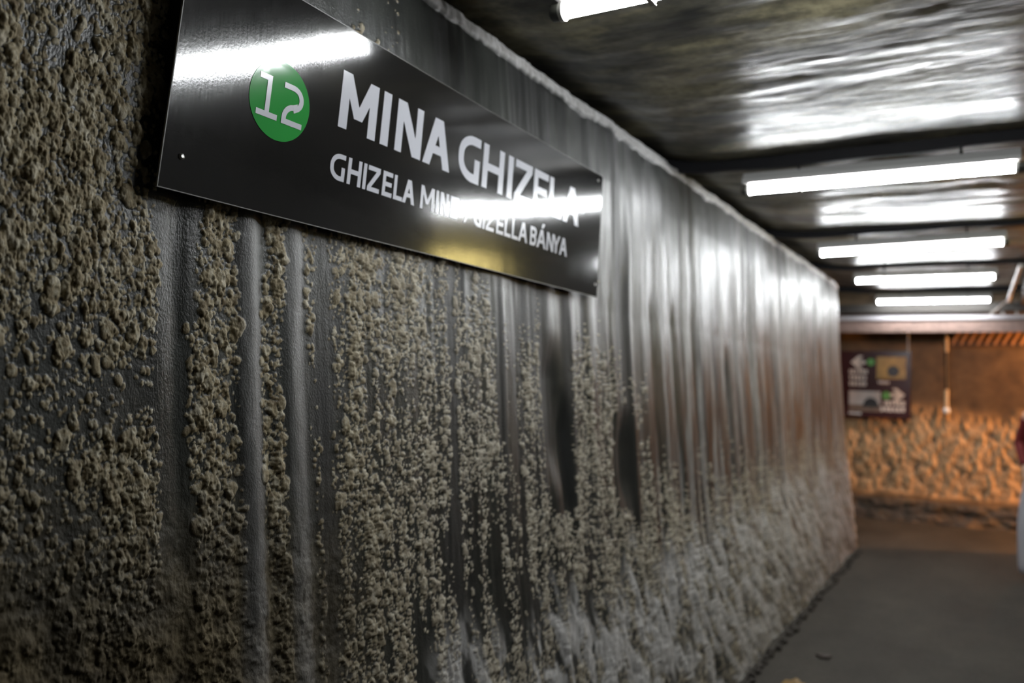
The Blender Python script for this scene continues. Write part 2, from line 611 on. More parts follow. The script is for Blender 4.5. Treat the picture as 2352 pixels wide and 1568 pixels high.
    h += rib(3.45, 0.03, 0.012, 0.8, 2.3) + rib(4.35, 0.035, -0.014) + rib(5.0, 0.04, -0.02, 0.8, 1.7) + rib(3.75, 0.03, -0.012, 0.5, 1.9)
    h += rib(4.05, 0.03, -0.014, 0.4, 1.9) + rib(5.6, 0.05, -0.012) + rib(6.3, 0.05, 0.01)

    # ---- nodules: rounded grains, larger ones first
    crust = np.zeros_like(h)
    for cell, hk, seed, stretch, dk, base_d in ((0.0195, 0.42, 101, 1.6, 0.60, -0.06), (0.0108, 0.52, 202, 1.4, 0.80, 0.0), (0.0065, 0.5, 303, 1.2, 0.85, 0.07)):
        gx, gy = S / cell, Z / (cell * stretch)
        wx = 0.35 * vnoise(gx * 1.3, gy * 1.3, seed + 5)
        gx = gx + wx
        ix, iy = np.floor(gx), np.floor(gy)
        top = np.zeros_like(h)
        for ox in (-1, 0, 1):
            for oy in (-1, 0, 1):
                cx, cy = ix + ox, iy + oy
                px = cx + 0.15 + 0.7 * hash2(cx, cy, seed)
                py = cy + 0.15 + 0.7 * hash2(cx, cy, seed + 1)
                rr = 0.30 + 0.48 * hash2(cx, cy, seed + 2)
                dn = look(D, px * cell, py * cell * stretch) + base_d
                on = hash2(cx, cy, seed + 3) < dn * dk
                d2 = ((gx - px) ** 2 + (gy - py) ** 2) / (rr * rr)
                b = np.sqrt(np.clip(1 - d2, 0, 1)) * rr * on
                top = np.maximum(top, b)
        h = h + top * cell * hk
        crust = np.maximum(crust, smooth(0.10, 0.30, top))
    Dl = look(D, S, Z)
    lump = smooth(0.35, 0.9, Dl)
    h += 0.003 * lump * fbm(S * 45, Z * 34, 55, 4)
    # ---- the muddy, fused lower left and the dry salt foot of the far stretch
    mud = (1 - smooth(1.0, 1.9, S + 0.10 * fbm(S * 3, Z * 3, 61, 3))) * (1 - smooth(1.05, 1.60, Z + 0.18 * fbm(S * 4, Z * 3, 62, 4)))
    mud = np.clip(mud, 0, 1) * (1 - 0.85 * np.exp(-((Us - 1.275) / 0.026) ** 4) * smooth(0.95, 1.25, Z))
    h += mud * (0.010 * fbm(S * 20, Z * 18, 63, 4) + 0.004 * fbm(S * 70, Z * 60, 64, 3))
    foot_line = 0.74 + 0.030 * np.clip(S - 2.0, 0, 6) + 0.10 * vnoise(S * 5, Z * 0 + 2, 71) + 0.06 * vnoise(S * 17, Z * 0 + 5, 72)
    foot = (1 - smooth(foot_line - 0.10, foot_line + 0.14, Z)) * smooth(1.4, 2.2, S)
    cl = np.minimum(0.05 * S * S, 1.3)
    fs = fbm((S + cl * Z) * 15, Z * 7, 73, 4)
    foot *= 0.04 + 0.90 * smooth(-0.24, 0.06, fs)
    h += smooth(0.1, 0.6, foot) * (0.011 * fs + 0.003 * fbm(S * 60, Z * 22, 74, 3))
    salt = foot
    # white bead of salt along the top lip
    lip = smooth(2.668, 2.684, Z + 0.012 * vnoise(S * 9, Z * 0, 81) + 0.006 * vnoise(S * 40, Z * 0, 82))
    salt = np.maximum(salt, lip * 0.95)
    h += lip * (0.012 + 0.006 * fbm(S * 25, Z * 25, 83, 3))
    sm = fbm(S * 9, Z * 1.2, 91, 3)
    salt = np.maximum(salt, 0.22 * smooth(3.5, 6.5, S) * smooth(-0.3, 0.5, sm))
    salt = np.maximum(salt, 0.42 * smooth(2.6, 4.5, S) * smooth(0.0, 0.4, fbm(Us * 24, Z * 1.0, 92, 4)) * (1 - smooth(2.2, 2.6, Z)))
    for u0, w in ((1.275, 0.028), (1.41, 0.028)):
        salt = np.maximum(salt, 0.20 * np.exp(-((Us - u0) / w) ** 4))
    crust = np.clip(crust * (1 - 0.85 * mud), 0, 1)
    salt = np.maximum(salt, 0.28 * smooth(1.3, 2.2, S) * crust)
    stain_shade = 0.85 * smooth(0.08, 0.40, fbm(Us * 12, Z * 0.7, 95, 4)) * smooth(1.2, 1.8, S) * smooth(0.5, 0.9, Z)
    for u0, w, z0, z1 in ((2.70, 0.055, 1.36, 1.66), (2.80, 0.032, 1.16, 1.42), (3.35, 0.065, 1.2, 1.36), (1.50, 0.045, 0.9, 1.6), (5.0, 0.05, 0.9, 1.7)):  # shade painted into the wall hollows, along with dark stain streaks
        stain_shade = np.maximum(stain_shade, np.exp(-((Us + 0.012 * fbm(S * 2, Z * 2.5, 77, 3) - u0) / (w * 1.1)) ** 2) * smooth(z0 - 0.16, z0 + 0.08, Z) * (1 - smooth(z1 - 0.10, z1 + 0.22, Z)))
    fade = smooth(0.0, 0.4, WALL_END + 1.6 - S)
    h *= 0.3 + 0.7 * fade
    P = np.empty(S.shape + (3,))
    P[..., 0] = base + h * nx[None, :]
    P[..., 1] = path_y[None, :] + h * ny[None, :]
    P[..., 2] = Z
    # the top lip folds back over the wall
    back = P[-1].copy()
    back[:, 0] -= 0.05 * nx
    back[:, 1] -= 0.05 * ny
    back[:, 2] += 0.004
    back2 = back.copy()
    back2[:, 0] -= 0.5 * nx
    back2[:, 1] -= 0.5 * ny
    back2[:, 2] -= 0.03
    P = np.concatenate([P, back[None], back2[None]])
    cover = np.stack([crust, salt, mud, stain_shade], -1)
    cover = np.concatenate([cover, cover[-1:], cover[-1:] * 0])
    print('left wall', P.shape)
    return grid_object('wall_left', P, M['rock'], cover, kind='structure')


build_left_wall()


# ------------------------------------------------------------------ ceiling, floor, other walls
BATTEN_Y = [1.98, 4.22, 6.45, 8.67, 10.85]


def build_ceiling():
    xs = np.concatenate([np.linspace(-4.2, -1.7, 26)[:-1], np.linspace(-1.7, 1.5, 220)])
    ys = np.linspace(-1.6, 11.3, 760)
    X, Y = np.meshgrid(xs, ys)
    z = np.full(X.shape, 2.745)
    b = np.array([-0.25] + BATTEN_Y + [13.1])
    k = np.clip(np.searchsorted(b, Y) - 1, 0, len(b) - 2)
    t = np.clip((Y - b[k]) / (b[k + 1] - b[k]), 0, 1)
    z -= 0.022 * np.sin(t * math.pi) ** 0.8 * smooth(-1.6, -0.9, X)       # each sheet sags between the battens
    z += 0.012 * fbm(X * 0.9, Y * 2.2, 401, 3) + 0.006 * fbm(X * 2.2, Y * 8, 402, 3)
    z += 0.0015 * fbm(X * 18, Y * 24, 403, 3)
    z += 0.05 * (1 - smooth(-1.62, -1.15, X))
    z = np.maximum(z, 2.7) + 0.07 * smooth(5.0, 9.5, Y)
    P = np.stack([X, Y, z], -1)
    return grid_object('ceiling', P[:, ::-1], M['ceiling'], kind='structure')


build_ceiling()


def build_floor():
    xs = np.linspace(-4.2, 4.5, 160)
    ys = np.linspace(-1.6, 12.2, 330)
    X, Y = np.meshgrid(xs, ys)
    z = 0.006 * fbm(X * 1.2, Y * 1.2, 501, 3) + 0.002 * fbm(X * 8, Y * 8, 502, 3) - 0.004
    return grid_object('floor', np.stack([X, Y, z], -1), M['floor'], kind='structure')


build_floor()


def build_far_wall():
    xs = np.linspace(-4.2, 4.5, 800)
    zs = np.linspace(-0.05, 2.95, 230)
    X, Z = np.meshgrid(xs, zs)
    y = np.full(X.shape, 12.10)
    line = 1.32 + 0.10 * fbm(X * 1.3, X * 0, 601, 4) + 0.04 * vnoise(X * 7, X * 0, 602)
    pale = (1 - smooth(line - 0.10, line + 0.16, Z)) * smooth(0.27, 0.33, Z + 0.03 * fbm(X * 5, Z * 5, 603, 3))
    rough = pale
    hol = fbm(X * 20, Z * 10, 604, 4)
    y -= 0.03 * fbm(X * 0.8, Z * 0.8, 605, 3)
    y -= rough * (0.05 + 0.034 * hol + 0.012 * fbm(X * 45, Z * 30, 606, 3))
    lz = 0.30 + 0.05 * fbm(X * 2.2, X * 0, 607, 4)
    ledge = 1 - smooth(lz - 0.05, lz + 0.02, Z)
    y -= ledge * (0.30 + 0.35 * np.clip(lz - Z, 0, 1) + 0.06 * fbm(X * 4, Z * 9, 608, 4))
    brown_holes = smooth(0.25, 0.5, -hol) * rough
    dark_cover = np.clip(0.85 * ledge * smooth(0.0, 0.4, fbm(X * 6, Z * 12, 609, 4) + 0.25) + 0.8 * brown_holes, 0, 1)  # darker on parts of the ledge and in the dents
    cover = np.stack([pale * (1 - ledge * 0.9), dark_cover, dark_cover * 0], -1)
    P = np.stack([X, y, Z], -1)
    return grid_object('wall_back', P, M['far'], cover, kind='structure')


build_far_wall()

# right wall with its lit yellow window, far ceiling of the cross passage
mb = MB()
mb.box((1.40, 1.9, 1.4), (0.25, 7.6, 2.9))
mb.box((1.40, 8.66, 1.4), (0.25, 3.92, 2.9))
mb.box((1.40, 6.2, 1.15), (0.25, 1.0, 2.4))
mb.box((1.40, 5.88, 2.6), (0.25, 0.38, 0.5))
mb.build('wall_right', M['right_wall'], kind='structure')
mb = MB()
mb.box((1.30, 6.2, 2.36), (0.04, 0.96, 0.03))
mb.box((1.30, 6.2, 2.73), (0.04, 0.96, 0.03))
for y in (6.08, 6.38, 6.67):
    mb.box((1.30, y, 2.545), (0.04, 0.03, 0.36))
win = mb.build('window_1', M['dark_wood'], kind='structure')
mb = MB()
mb.box((1.315, 6.38, 2.545), (0.01, 0.58, 0.34))
mb.build('window_pane', M['yellow_pane'], win)

mb = MB()
mb.box((0.2, 12.0, 2.62), (8.8, 1.7, 0.10))
mb.build('ceiling_cross_passage', M['cross_ceiling'], kind='structure')


# ------------------------------------------------------------------ fluorescent lamps and black battens
def make_lamp():
    root = empty('fluorescent_lamp', (0, 0, 0))
    L = 1.2
    mb = MB()
    mb.tube([(-L / 2 + 0.02, 0, 0), (L / 2 - 0.02, 0, 0)], 0.020, 20)
    mb.build('tube', M['tube'], root)
    for sx in (-1, 1):
        mb = MB()
        mb.tube([(sx * (L / 2 - 0.022), 0, 0), (sx * (L / 2 - 0.010), 0, 0)], 0.026, 20)
        rg = mb.build('end_ring', M['ring'], root)
        mb = MB()
        mb.tube([(sx * (L / 2 - 0.010), 0, 0), (sx * (L / 2 + 0.012), 0, 0), (sx * (L / 2 + 0.018), 0, 0)], [0.0235, 0.0235, 0.018], 20)
        mb.build('end_cap', M['cap'], rg)
    # trough-shaped housing above the tube
    mb = MB()
    prof = [(-0.068, 0.020), (-0.062, 0.030), (0.062, 0.030), (0.068, 0.020), (0.068, 0.040), (0.040, 0.078), (-0.040, 0.078), (-0.068, 0.040)]
    a = [(-L / 2 + 0.0, y, z) for y, z in prof]
    b = [(L / 2 - 0.0, y, z) for y, z in prof]
    n = len(prof)
    mb.add(a + b, [(i, (i + 1) % n, n + (i + 1) % n, n + i) for i in range(n)])
    mb.add(a, [tuple(range(n - 1, -1, -1))])
    mb.add(b, [tuple(range(n))])
    mb.build('housing', M['housing'], root)
    for x in (-0.33, 0.37):
        mb = MB()
        mb.box((x, 0.0, 0.018), (0.016, 0.006, 0.030))
        mb.box((x, -0.023, 0.004), (0.014, 0.003, 0.040))
        mb.box((x, 0.023, 0.004), (0.014, 0.003, 0.040))
        mb.box((x, 0.0, -0.0225), (0.014, 0.050, 0.003))
        mb.build('tube_clip', M['ring'], root)
        mb = MB()
        mb.tube([(x, -0.02, 0.074), (x, -0.05, 0.078), (x, -0.066, 0.092), (x, -0.062, 0.120)], 0.007, 8)
        mb.build('hook', M['hook'], root)
    return root


LAMP_LABELS = ['fluorescent tube lamp on the ceiling, cut off by the top edge above the black sign',
               'longest fully visible fluorescent tube lamp, hung just past the thick black ceiling batten',
               'fluorescent tube lamp under the ceiling between the longest whole one and the last two',
               'fluorescent tube lamp under the ceiling, next to last before the pale cross beam',
               'smallest fluorescent tube lamp, last one on the ceiling just above the pale cross beam']
LAMPS = [(-0.443, 2.03, 2.615, 0.0), (-0.494, 4.27, 2.602, 0.0), (-0.520, 6.50, 2.617, 0.017), (-0.565, 8.72, 2.668, 0.0), (-0.612, 10.90, 2.675, 0.0)]
lamp = make_lamp()
for i, (x, y, z, tilt) in enumerate(LAMPS):
    o = lamp if i == 0 else copy_tree(lamp)
    o.location = (x, y, z)
    o.rotation_euler = (0, -tilt, 0)
    tag(o, LAMP_LABELS[i], 'lamp', 'fluorescent tube lamps in a row under the ceiling')

BATTEN_LABELS = ['black batten across the ceiling above the nearest, cut-off tube lamp',
                 'thick black batten across the ceiling at the longest whole tube lamp',
                 'thin black batten across the ceiling at the third tube lamp',
                 'thin black batten across the ceiling at the next-to-last tube lamp',
                 'thin black batten across the ceiling at the smallest, last tube lamp']
for i, y in enumerate(BATTEN_Y):
    mb = MB()
    n = 40
    x0, x1 = -1.62, 1.27
    th = 0.062 if i < 2 else 0.045
    zb = (2.69, 2.69, 2.72, 2.77, 2.77)[i]
    up, lo = [], []
    for k in range(n + 1):
        x = x0 + (x1 - x0) * k / n
        w = 0.006 * math.sin(x * 3 + i) + 0.003 * math.sin(x * 11 + 2 * i)
        lo.append((x, zb + w + (0.03 if x < -1.3 else 0) * min(1, (-1.3 - x) / 0.25)))
        up.append((x, 2.87))
    for k in range(n):
        (xa, za), (xb, zb2) = lo[k], lo[k + 1]
        mb.add([(xa, y - 0.05, za), (xb, y - 0.05, zb2), (xb, y - 0.05, 2.87), (xa, y - 0.05, 2.87),
                (xa, y - 0.05 + 0.035, za), (xb, y - 0.05 + 0.035, zb2), (xb, y - 0.05 + 0.035, 2.87), (xa, y - 0.05 + 0.035, 2.87)],
               [(0, 1, 2, 3), (5, 4, 7, 6), (4, 5, 1, 0)])
    o = mb.build('ceiling_batten', M['batten'])
    tag(o, BATTEN_LABELS[i], 'batten', 'black battens across the ceiling')


# ------------------------------------------------------------------ lettering
class Pen:
    """Flat letter shapes in (a, b) on a board, mapped to the world by fn(a, b, depth)."""

    def __init__(self, fn, d0, d1):
        self.fn, self.d0, self.d1, self.mb = fn, d0, d1, MB()

    def poly(self, pts):
        n = len(pts)
        area = sum(pts[i][0] * pts[(i + 1) % n][1] - pts[(i + 1) % n][0] * pts[i][1] for i in range(n))
        if area < 0:
            pts = pts[::-1]
        self.k = getattr(self, 'k', 0) + 1
        top = self.d1 + 0.000012 * (self.k % 9)
        lo = [self.fn(a, b, self.d0) for a, b in pts]
        hi = [self.fn(a, b, top) for a, b in pts]
        self.mb.add(hi, [tuple(range(n))])
        self.mb.add(lo + hi, [(i, (i + 1) % n, n + (i + 1) % n, n + i) for i in range(n)])

    def rect(self, a0, b0, a1, b1):
        self.poly([(a0, b0), (a1, b0), (a1, b1), (a0, b1)])

    def ribbon(self, pts, w):
        n = len(pts)
        L, Rr = [], []
        for i in range(n):
            p0, p1 = pts[max(i - 1, 0)], pts[min(i + 1, n - 1)]
            tx, ty = p1[0] - p0[0], p1[1] - p0[1]
            l = math.hypot(tx, ty)
            nx_, ny_ = -ty / l * w / 2, tx / l * w / 2
            if 0 < i < n - 1:                               # mitre
                ax, ay = pts[i][0] - p0[0], pts[i][1] - p0[1]
                la = math.hypot(ax, ay)
                cs = (nx_ * -ay + ny_ * ax) / (la * w / 2)
                k = 1 / max(cs, 0.5)
                nx_, ny_ = nx_ * k, ny_ * k
            L.append((pts[i][0] + nx_, pts[i][1] + ny_))
            Rr.append((pts[i][0] - nx_, pts[i][1] - ny_))
        for i in range(n - 1):
            self.poly([Rr[i], Rr[i + 1], L[i + 1], L[i]])

    def disc(self, a, b, r, n=64):
        self.poly([(a + r * math.cos(2 * math.pi * k / n), b + r * math.sin(2 * math.pi * k / n)) for k in range(n)])

    def letter(self, ch, a0, a1, b0, b1, sv, sh):
        w, hgt = a1 - a0, b1 - b0
        am, bm_ = (a0 + a1) / 2, (b0 + b1) / 2
        if ch == 'I':
            self.rect(a0, b0, a1, b1)
        elif ch == 'H':
            self.rect(a0, b0, a0 + sv, b1)
            self.rect(a1 - sv, b0, a1, b1)
            self.rect(a0, bm_ - sh / 2, a1, bm_ + sh / 2)
        elif ch in 'EF':
            self.rect(a0, b0, a0 + sv, b1)
            self.rect(a0, b1 - sh, a1, b1)
            self.rect(a0, bm_ - sh / 2, a1 - 0.08 * w, bm_ + sh / 2)
            if ch == 'E':
                self.rect(a0, b0, a1, b0 + sh)
        elif ch == 'L':
            self.rect(a0, b0, a0 + sv, b1)
            self.rect(a0, b0, a1, b0 + sh)
        elif ch == 'T':
            self.rect(a0, b1 - sh, a1, b1)
            self.rect(am - sv / 2, b0, am + sv / 2, b1)
        elif ch == 'Z':
            self.rect(a0, b1 - sh, a1, b1)
            self.rect(a0, b0, a1, b0 + sh)
            d = sv * 1.25
            self.poly([(a0, b0 + sh * 0.6), (a0, b0 + sh * 1.0), (a1 - d, b1 - sh), (a1, b1 - sh), (a1, b1 - sh * 1.1), (a0 + d, b0 + sh)])
        elif ch == 'N':
            self.rect(a0, b0, a0 + sv * 0.95, b1)
            self.rect(a1 - sv * 0.95, b0, a1, b1)
            d = sv * 1.25
            self.poly([(a0, b1), (a0 + d, b1), (a1, b0), (a1 - d, b0)])
        elif ch == 'M':
            self.rect(a0, b0, a0 + sv, b1)
            self.rect(a1 - sv, b0, a1, b1)
            d, v = sv * 1.12, b0 + 0.24 * hgt
            g = d * 0.5
            self.poly([(a0, b1), (a0 + d, b1), (am + g * 0.9, v), (am - g * 0.9, v)])
            self.poly([(a1 - d, b1), (a1, b1), (am + g * 0.9, v), (am - g * 0.9, v)])
        elif ch in 'AÁ':
            t = sv * 1.35
            self.poly([(a0, b0), (a0 + sv * 1.12, b0), (am + t * 0.42, b1), (am - t * 0.5, b1)])
            self.poly([(a1 - sv * 1.12, b0), (a1, b0), (am + t * 0.5, b1), (am - t * 0.42, b1)])
            q = 0.26
            self.rect(a0 + w * 0.16, b0 + q * hgt, a1 - w * 0.16, b0 + q * hgt + sh)
            if ch == 'Á':
                self.poly([(am - sv * 0.3, b1 + sh * 0.5), (am + sv * 0.7, b1 + sh * 0.5), (am + sv * 1.7, b1 + sh * 1.9), (am + sv * 0.4, b1 + sh * 1.9)])
        elif ch == 'V':
            self.poly([(a0, b1), (a0 + sv, b1), (am + sv / 2, b0), (am - sv / 2, b0)])
            self.poly([(a1 - sv, b1), (a1, b1), (am + sv / 2, b0), (am - sv / 2, b0)])
        elif ch == 'Y':
            q = b0 + 0.42 * hgt
            self.rect(am - sv / 2, b0, am + sv / 2, q + 0.02 * hgt)
            self.poly([(a0, b1), (a0 + sv * 1.1, b1), (am + sv / 2, q), (am - sv / 2, q)])
            self.poly([(a1 - sv * 1.1, b1), (a1, b1), (am + sv / 2, q), (am - sv / 2, q)])
        elif ch == '/':
            self.poly([(a0, b0), (a0 + sv, b0), (a1, b1), (a1 - sv, b1)])
        elif ch in 'GC':
            s = sv
            x0, x1, y0, y1 = a0 + s / 2, a1 - s / 2, b0 + sh / 2, b1 - sh / 2
            r, ry = min(w * 0.55, x1 - x0), hgt * 0.36
            pts = [(a1, y1)]
            for k in range(10):
                t = math.pi / 2 + math.pi / 2 * k / 9
                pts.append((x0 + r + r * math.cos(t), y1 - ry + ry * math.sin(t)))
            for k in range(10):
                t = math.pi + math.pi / 2 * k / 9
                pts.append((x0 + r + r * math.cos(t), y0 + ry + ry * math.sin(t)))
            pts.append((a1, y0))
            self.ribbon(pts, (s + sh) / 2)
            if ch == 'G':
                self.rect(a1 - s, b0, a1, b0 + 0.52 * hgt)
        elif ch in 'BPRDOUSȘĂ':
            s = (sv + sh) / 2
            x0, x1, y0, y1 = a0 + s / 2, a1 - s / 2, b0 + s / 2, b1 - s / 2
            if ch in 'BPRD':
                self.rect(a0, b0, a0 + sv, b1)

                def bowl(lo, hi_):
                    r = (hi_ - lo) / 2
                    rx = min(r, (x1 - x0) * 0.7)
                    pts = [(a0 + sv * 0.5, hi_)]
                    for k in range(13):
                        t = math.pi / 2 - math.pi * k / 12
                        pts.append((x1 - rx + rx * math.cos(t), (lo + hi_) / 2 + r * math.sin(t)))
                    pts.append((a0 + sv * 0.5, lo))
                    self.ribbon(pts, s)
                if ch == 'D':
                    bowl(y0, y1)
                else:
                    bowl(bm_ + 0.02 * hgt, y1)
                    if ch == 'B':
                        bowl(y0, bm_ + 0.02 * hgt)
                    if ch == 'R':
                        self.poly([(am - sv * 0.3, bm_), (am + sv * 0.7, bm_), (a1, b0), (a1 - sv * 1.1, b0)])
            elif ch == 'U':
                pts = [(x0, b1)]
                rx, ry = (x1 - x0) / 2, hgt * 0.35
                for k in range(13):
                    t = math.pi + math.pi * k / 12
                    pts.append((am + rx * math.cos(t), y0 + ry + ry * math.sin(t)))
                pts.append((x1, b1))
                self.ribbon(pts, s)
            elif ch in 'SȘ':
                pts = []
                r = (y1 - y0) / 4
                rx = (x1 - x0) / 2
                for k in range(11):
                    t = math.radians(40 + 230 * k / 10)
                    pts.append((am + rx * math.cos(t), y1 - r + r * math.sin(t)))
                for k in range(1, 11):
                    t = math.radians(90 - 230 * k / 10)
                    pts.append((am + rx * math.cos(t), y0 + r + r * math.sin(t)))
                self.ribbon(pts, s)

    def word(self, text, a0, b0, h, sv, right=False, gap=0.16, wid=0.62):
        ws = [{'I': sv / h, 'M': wid * 1.25}.get(c, wid) * h for c in text]
        tot = sum(ws) + gap * h * (len(text) - 1)
        a = a0 - tot if right else a0
        for c, w in zip(text, ws):
            self.letter(c, a, a + w, b0, b0 + h, sv, sv)
            a += w + gap * h
        return tot


# ------------------------------------------------------------------ the black station sign on the left wall
SX, SY0, SZ0, SW, SH, SLOPE, SHEAR, SC = -1.345, 1.0227, 1.9420, 2.0096, 0.498, -0.0048, 0.0775, 0.9926


def sign_pt(a, b, d):
    """a along the sign, b up its face, d out of the face."""
    d += float(np.interp(a, (0, 0.85, 1.9), (0.036, 0.008, -0.006))) * (b - 0.25)
    t = min(max((a - 0.20) / 1.05, 0), 1)
    t = t * t * (3 - 2 * t)
    d -= 0.020 * t
    return (SX + d, SY0 + SC * (a + SHEAR * b) + 0.0446 * t, SZ0 + SC * (SLOPE * a + b) + 0.008 * t)


sign = empty('name_sign', (SX, SY0 + SW / 2, SZ0), 'long glossy black sign with white lettering and a green number disc on the crusted wall', 'sign')
mb = MB()
T = 0.004
NA = 48
for k in range(NA):
    a, a_ = SW * k / NA, SW * (k + 1) / NA
    for j in range(8):
        b, b_ = SH * j / 8, SH * (j + 1) / 8
        mb.add([sign_pt(a, b, 0), sign_pt(a_, b, 0), sign_pt(a_, b_, 0), sign_pt(a, b_, 0)], [(0, 1, 2, 3)], 0, True)
    mb.add([sign_pt(a, 0, 0), sign_pt(a, 0, -T), sign_pt(a_, 0, -T), sign_pt(a_, 0, 0)], [(0, 1, 2, 3)], 1)
    mb.add([sign_pt(a, SH, 0), sign_pt(a_, SH, 0), sign_pt(a_, SH, -T), sign_pt(a, SH, -T)], [(0, 1, 2, 3)], 1)
    mb.add([sign_pt(a, 0, -T), sign_pt(a, SH, -T), sign_pt(a_, SH, -T), sign_pt(a_, 0, -T)], [(0, 1, 2, 3)], 1)
for a in (0, SW):
    mb.add([sign_pt(a, 0, 0), sign_pt(a, SH, 0), sign_pt(a, SH, -T), sign_pt(a, 0, -T)], [(0, 1, 2, 3)], 1)
mb.build('panel', [M['panel'], M['alu']], sign, weld=True)
mb = MB()
EW = 0.0022  # flat pale strips on the face, standing in for light caught by a bevel
for k in range(NA):
    a, a_ = SW * k / NA, SW * (k + 1) / NA
    for b0_, b1_ in ((0, EW), (SH - EW, SH)):
        mb.add([sign_pt(a, b0_, 0.0004), sign_pt(a_, b0_, 0.0004), sign_pt(a_, b1_, 0.0004), sign_pt(a, b1_, 0.0004)], [(0, 1, 2, 3)])
for a0_, a1_ in ((0, EW), (SW - EW, SW)):
    mb.add([sign_pt(a0_, 0, 0.0005), sign_pt(a1_, 0, 0.0005), sign_pt(a1_, SH, 0.0005), sign_pt(a0_, SH, 0.0005)], [(0, 1, 2, 3)])
mb.build('edge_glint', M['alu'], sign, weld=True)
pen = Pen(sign_pt, 0.0002, 0.0009)
pen.disc(0.2735, 0.252, 0.088, 96)
disc = pen.mb.build('number_disc', M['green'], sign)
pen = Pen(sign_pt, 0.0009, 0.0016)
s = 0.0125
pen.rect(0.208, 0.206, 0.268, 0.206 + s)
pen.rect(0.2315, 0.206, 0.2315 + s, 0.2985)
pen.rect(0.209, 0.2985 - s, 0.240, 0.2985)
pts = [(0.280, 0.2922), (0.300, 0.2922)]
for k in range(11):
    t = math.pi / 2 - math.pi * 0.86 * k / 10
    pts.append((0.3075 + 0.027 * math.cos(t), 0.2680 + 0.0242 * math.sin(t)))
for k in range(1, 9):
    t = math.radians(72) + math.radians(108) * k / 8
    pts.append((0.3170 + 0.0300 * math.cos(t), 0.2200 + 0.0290 * math.sin(t)))
pts.append((0.2870, 0.207))
pen.ribbon(pts, s)
pen.rect(0.2808, 0.206, 0.342, 0.206 + s)
o = pen.mb.build('number_lettering', M['letter'], disc)
o['label'] = 'number 12 in thin pale strokes'
pen = Pen(sign_pt, 0.0002, 0.0009)
SV, SHH = 0.0295, 0.0245
TITLE = [('M', .457, .591), ('I', .611, .642), ('N', .670, .782), ('A', .792, .922),
         ('G', .962, 1.080), ('H', 1.098, 1.225), ('I', 1.2525, 1.284), ('Z', 1.302, 1.416), ('E', 1.432, 1.538), ('L', 1.551, 1.655), ('A', 1.668, 1.802)]
for ch, a0, a1 in TITLE:
    pen.letter(ch, a0, a1, 0.2505, 0.390, SV, SHH)
o = pen.mb.build('title_lettering', M['letter'], sign)
o['label'] = 'large bold pale letters MINA GHIZELA'
pen = Pen(sign_pt, 0.0002, 0.0009)
SUB = [('G', .447, .497), ('H', .507, .556), ('I', .563, .5745), ('Z', .581, .627), ('E', .638, .677), ('L', .684, .721), ('A', .722, .774),
       ('M', .800, .862), ('I', .871, .8825), ('N', .892, .932), ('E', .942, .982), ('/', 1.015, 1.057),
       ('G', 1.067, 1.115), ('I', 1.123, 1.1345), ('Z', 1.142, 1.191), ('E', 1.205, 1.249), ('L', 1.257, 1.297), ('L', 1.304, 1.345), ('A', 1.348, 1.411),
       ('B', 1.430, 1.474), ('Á', 1.479, 1.546), ('N', 1.553, 1.606), ('Y', 1.599, 1.656), ('A', 1.655, 1.717)]
for ch, a0, a1 in SUB:
    pen.letter(ch, a0, a1, 0.122, 0.187, 0.0115, 0.0115)
o = pen.mb.build('subtitle_lettering', M['letter'], sign)
o['label'] = 'smaller thin pale letters GHIZELA MINE / GIZELLA BÁNYA'
for a, b in ((0.044, 0.069), (0.044, 0.430), (SW - 0.047, 0.470), (SW - 0.026, 0.050)):
    mb = MB()
    mb.tube([sign_pt(a, b, -0.0002), sign_pt(a, b, 0.0025), sign_pt(a, b, 0.0040)], [0.006, 0.006, 0.003], 14)
    mb.build('screw', M['steel'], sign)
for a in (0.12, SW - 0.12):
    for b in (0.10, 0.40):
        mb = MB()
        mb.tube([sign_pt(a, b, -T), sign_pt(a, b, -0.045)], 0.010, 10)
        mb.build('spacer', M['steel'], sign)

# ------------------------------------------------------------------ cross beam, laths, timber and conduit at the tunnel's end
beam = empty('cross_beam', (-0.1, 11.2, 2.33), 'pale pinkish timber beam with a white strip, spanning the tunnel mouth', 'beam')
mb = MB()
mb.box((-0.9, 11.22, 2.405), (5.2, 0.10, 0.145))
mb.build('timber', M['wood'], beam)
mb = MB()
mb.box((-0.9, 11.20, 2.502), (5.2, 0.13, 0.044))
mb.build('white_strip', M['strip'], beam)
for x in (0.10, 0.24):
    mb = MB()
    mb.box((x, 11.20, 2.60), (0.028, 0.03, 0.16))
    mb.build('strut', M['wire'], beam)

mb = MB()
mb.box((0.50, 9.95, 2.695), (0.44, 2.3, 0.15))
tag(mb.build('timber_joist', M['dark_wood']), 'dark brown timber under the ceiling at the far right, behind the white conduit', 'timber')

cond = empty('cable_conduit', (0.2, 9.5, 2.6), 'white conduit slanting down from the ceiling at the right edge to the cross beam', 'conduit')
mb = MB()
mb.tube([(0.205, 8.3, 2.705), (0.150, 10.75, 2.645)], 0.018, 12)
mb.build('pipe', M['conduit'], cond)
mb = MB()
mb.tube([(0.150, 10.75, 2.645), (0.11, 10.9, 2.64), (0.04, 11.05, 2.58), (-0.02, 11.14, 2.535)], 0.011, 8)
mb.build('wire', M['wire'], cond)

